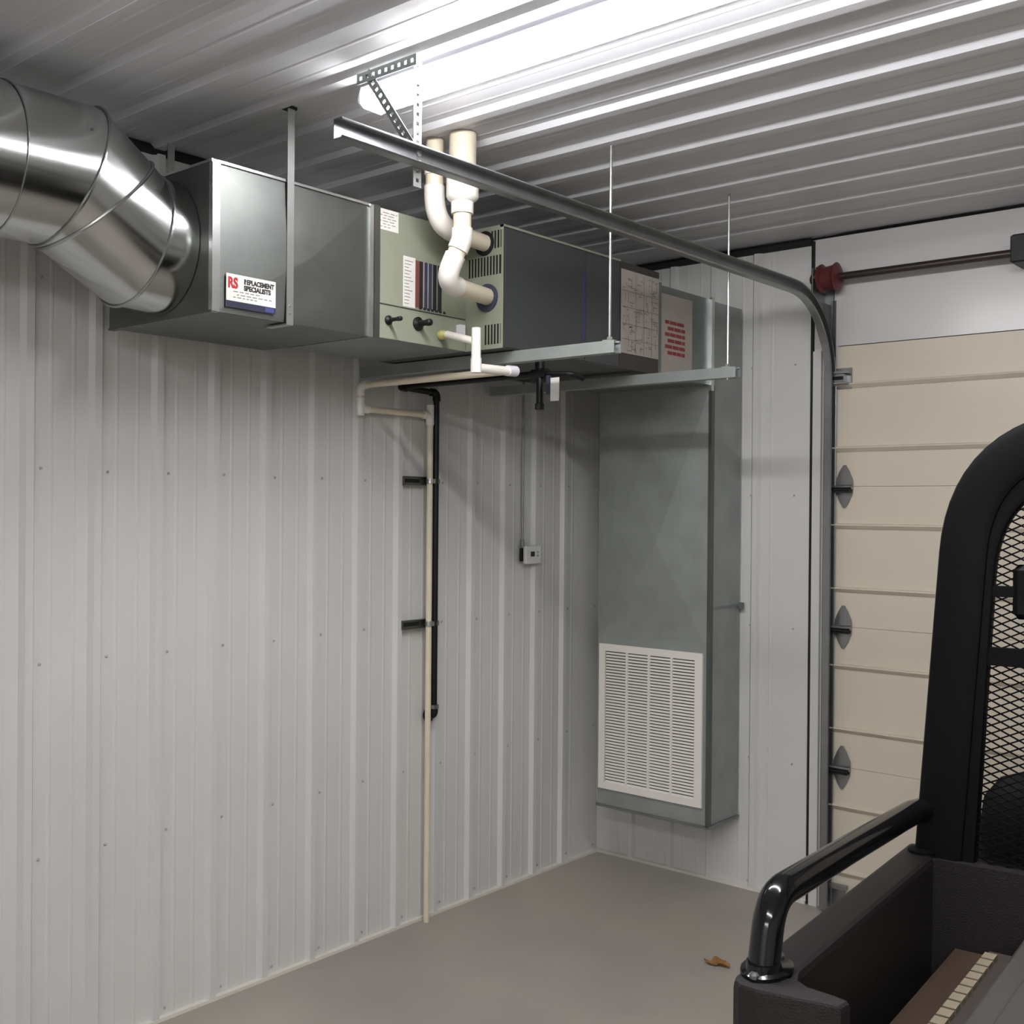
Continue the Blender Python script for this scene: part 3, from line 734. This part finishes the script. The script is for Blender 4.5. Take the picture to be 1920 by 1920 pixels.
for (wx, wy) in ((.09, .45), (BW-.09, .45), (.09, 2.30), (BW-.09, 2.30)):
    w = MB().lathe([(.16, -.105), (.28, -.115), (.315, -.09), (.32, -.03), (.32, .03), (.315, .09), (.28, .115), (.16, .105)], (wx, wy, .32), 'x', 36).build('wheel', 'tire', ut, True)
    MB().lathe([(.05, -.09), (.15, -.095), (.162, -.11), (.165, -.09), (.165, .09), (.162, .11), (.15, .095), (.05, .09)], (wx, wy, .32), 'x', 28).build('rim', 'rim', w, True)
    tl = MB()
    for k in range(24):
        a = 2*math.pi*k/24
        for sgn in (-1, 1): tl.obox((wx+sgn*.05, wy+.322*math.cos(a+sgn*.06), .32+.322*math.sin(a+sgn*.06)), (.075, 0, 0), (0, -.035*math.sin(a), .035*math.cos(a)), (0, .014*math.cos(a), .014*math.sin(a)))
    tl.build('tread', 'tire', w)
MB().box(.30, BW-.30, .15, 2.6, .34, .42).build('chassis', 'satin_black', ut)
MB().box(.40, BW-.40, .02, .98, .42, .66).build('engine_bay', 'satin_black', ut)
MB().box(.10, BW-.10, 2.2, 2.45, .36, .5).build('front_axle', 'satin_black', ut)

# ------------------------------------------------------------------ things in the cargo bed (vehicle frame -> world)
UM = Matrix.Translation((2.494, -3.08, 0)) @ Matrix.Rotation(UA, 4, 'Z')
def bed_thing(name, label, cat, loc):
    t = thing(name, label, cat, UM @ Vector(loc), None, UA, True); return t
bd = bed_thing('wooden_board', 'brown wooden board lying along the inside of cargo bed', 'board', (.12, .45, .708))
MB().box(.012, .080, -.05, .44, .0, .10).build('board', 'wood', bd)
MB().box(.010, .081, -.053, -.047, .096, .102).build('worn_edge', 'cream_block', bd)
sb = bed_thing('slatted_strip', 'narrow dark strip with a row of cream blocks in cargo bed', 'strip', (.206, .3, .708))
MB().box(0, .070, 0, .58, 0, .115).build('bar', 'wood_dark', sb)
for k in range(13): MB().box(-.001, .024, .008+k*.042, .042+k*.042, .1145, .124).build('block', 'cream_block', sb)
gb = bed_thing('storage_bin', 'grey plastic storage bin at the right of the cargo bed', 'bin', (.282, .15, .708))
gb_m = MB()
gb_m.cbox(0.012, .50, 0, .70, 0, .150, .012); gb_m.build('bin_body', 'bin_grey', gb)
gl = MB().cbox(.0, .512, -.012, .712, .150, .175, .008).build('lid', 'bin_grey', gb)
MB().cbox(.05, .46, .06, .64, .174, .184, .004).build('lid_panel', 'bin_grey', gl)

# ------------------------------------------------------------------ dry leaf on the floor
lf = thing('dry_leaf', 'small curled brown leaf lying on the grey floor', 'leaf', (1.222, -.87, 0))
m_ = MB(); pts = []
n = 18; ctr = []
for k in range(n):
    a = 2*math.pi*k/n; r = .034*(1+.35*math.cos(3*a+.5)+.12*random.uniform(-1, 1)); pts.append((1.222+r*math.cos(a)*1.3, -.87+r*math.sin(a)*.9, .006+.014*(math.sin(2*a)**2)))
m_.add(pts+[(1.222, -.87, .004)]+[(x, y, z-.0015) for x, y, z in pts]+[(1.222, -.87, .0012)],
       [(k, (k+1) % n, n) for k in range(n)]+[((k+1) % n+n+1, k+n+1, 2*n+1) for k in range(n)]+[(k, k+n+1, (k+1) % n+n+1, (k+1) % n) for k in range(n)])
m_.build('blade', 'leaf', lf)
MB().tube([(1.222, -.87, .006), (1.185, -.885, .006), (1.165, -.882, .012)], .0018, 6).build('stem', 'leaf_dark', lf)
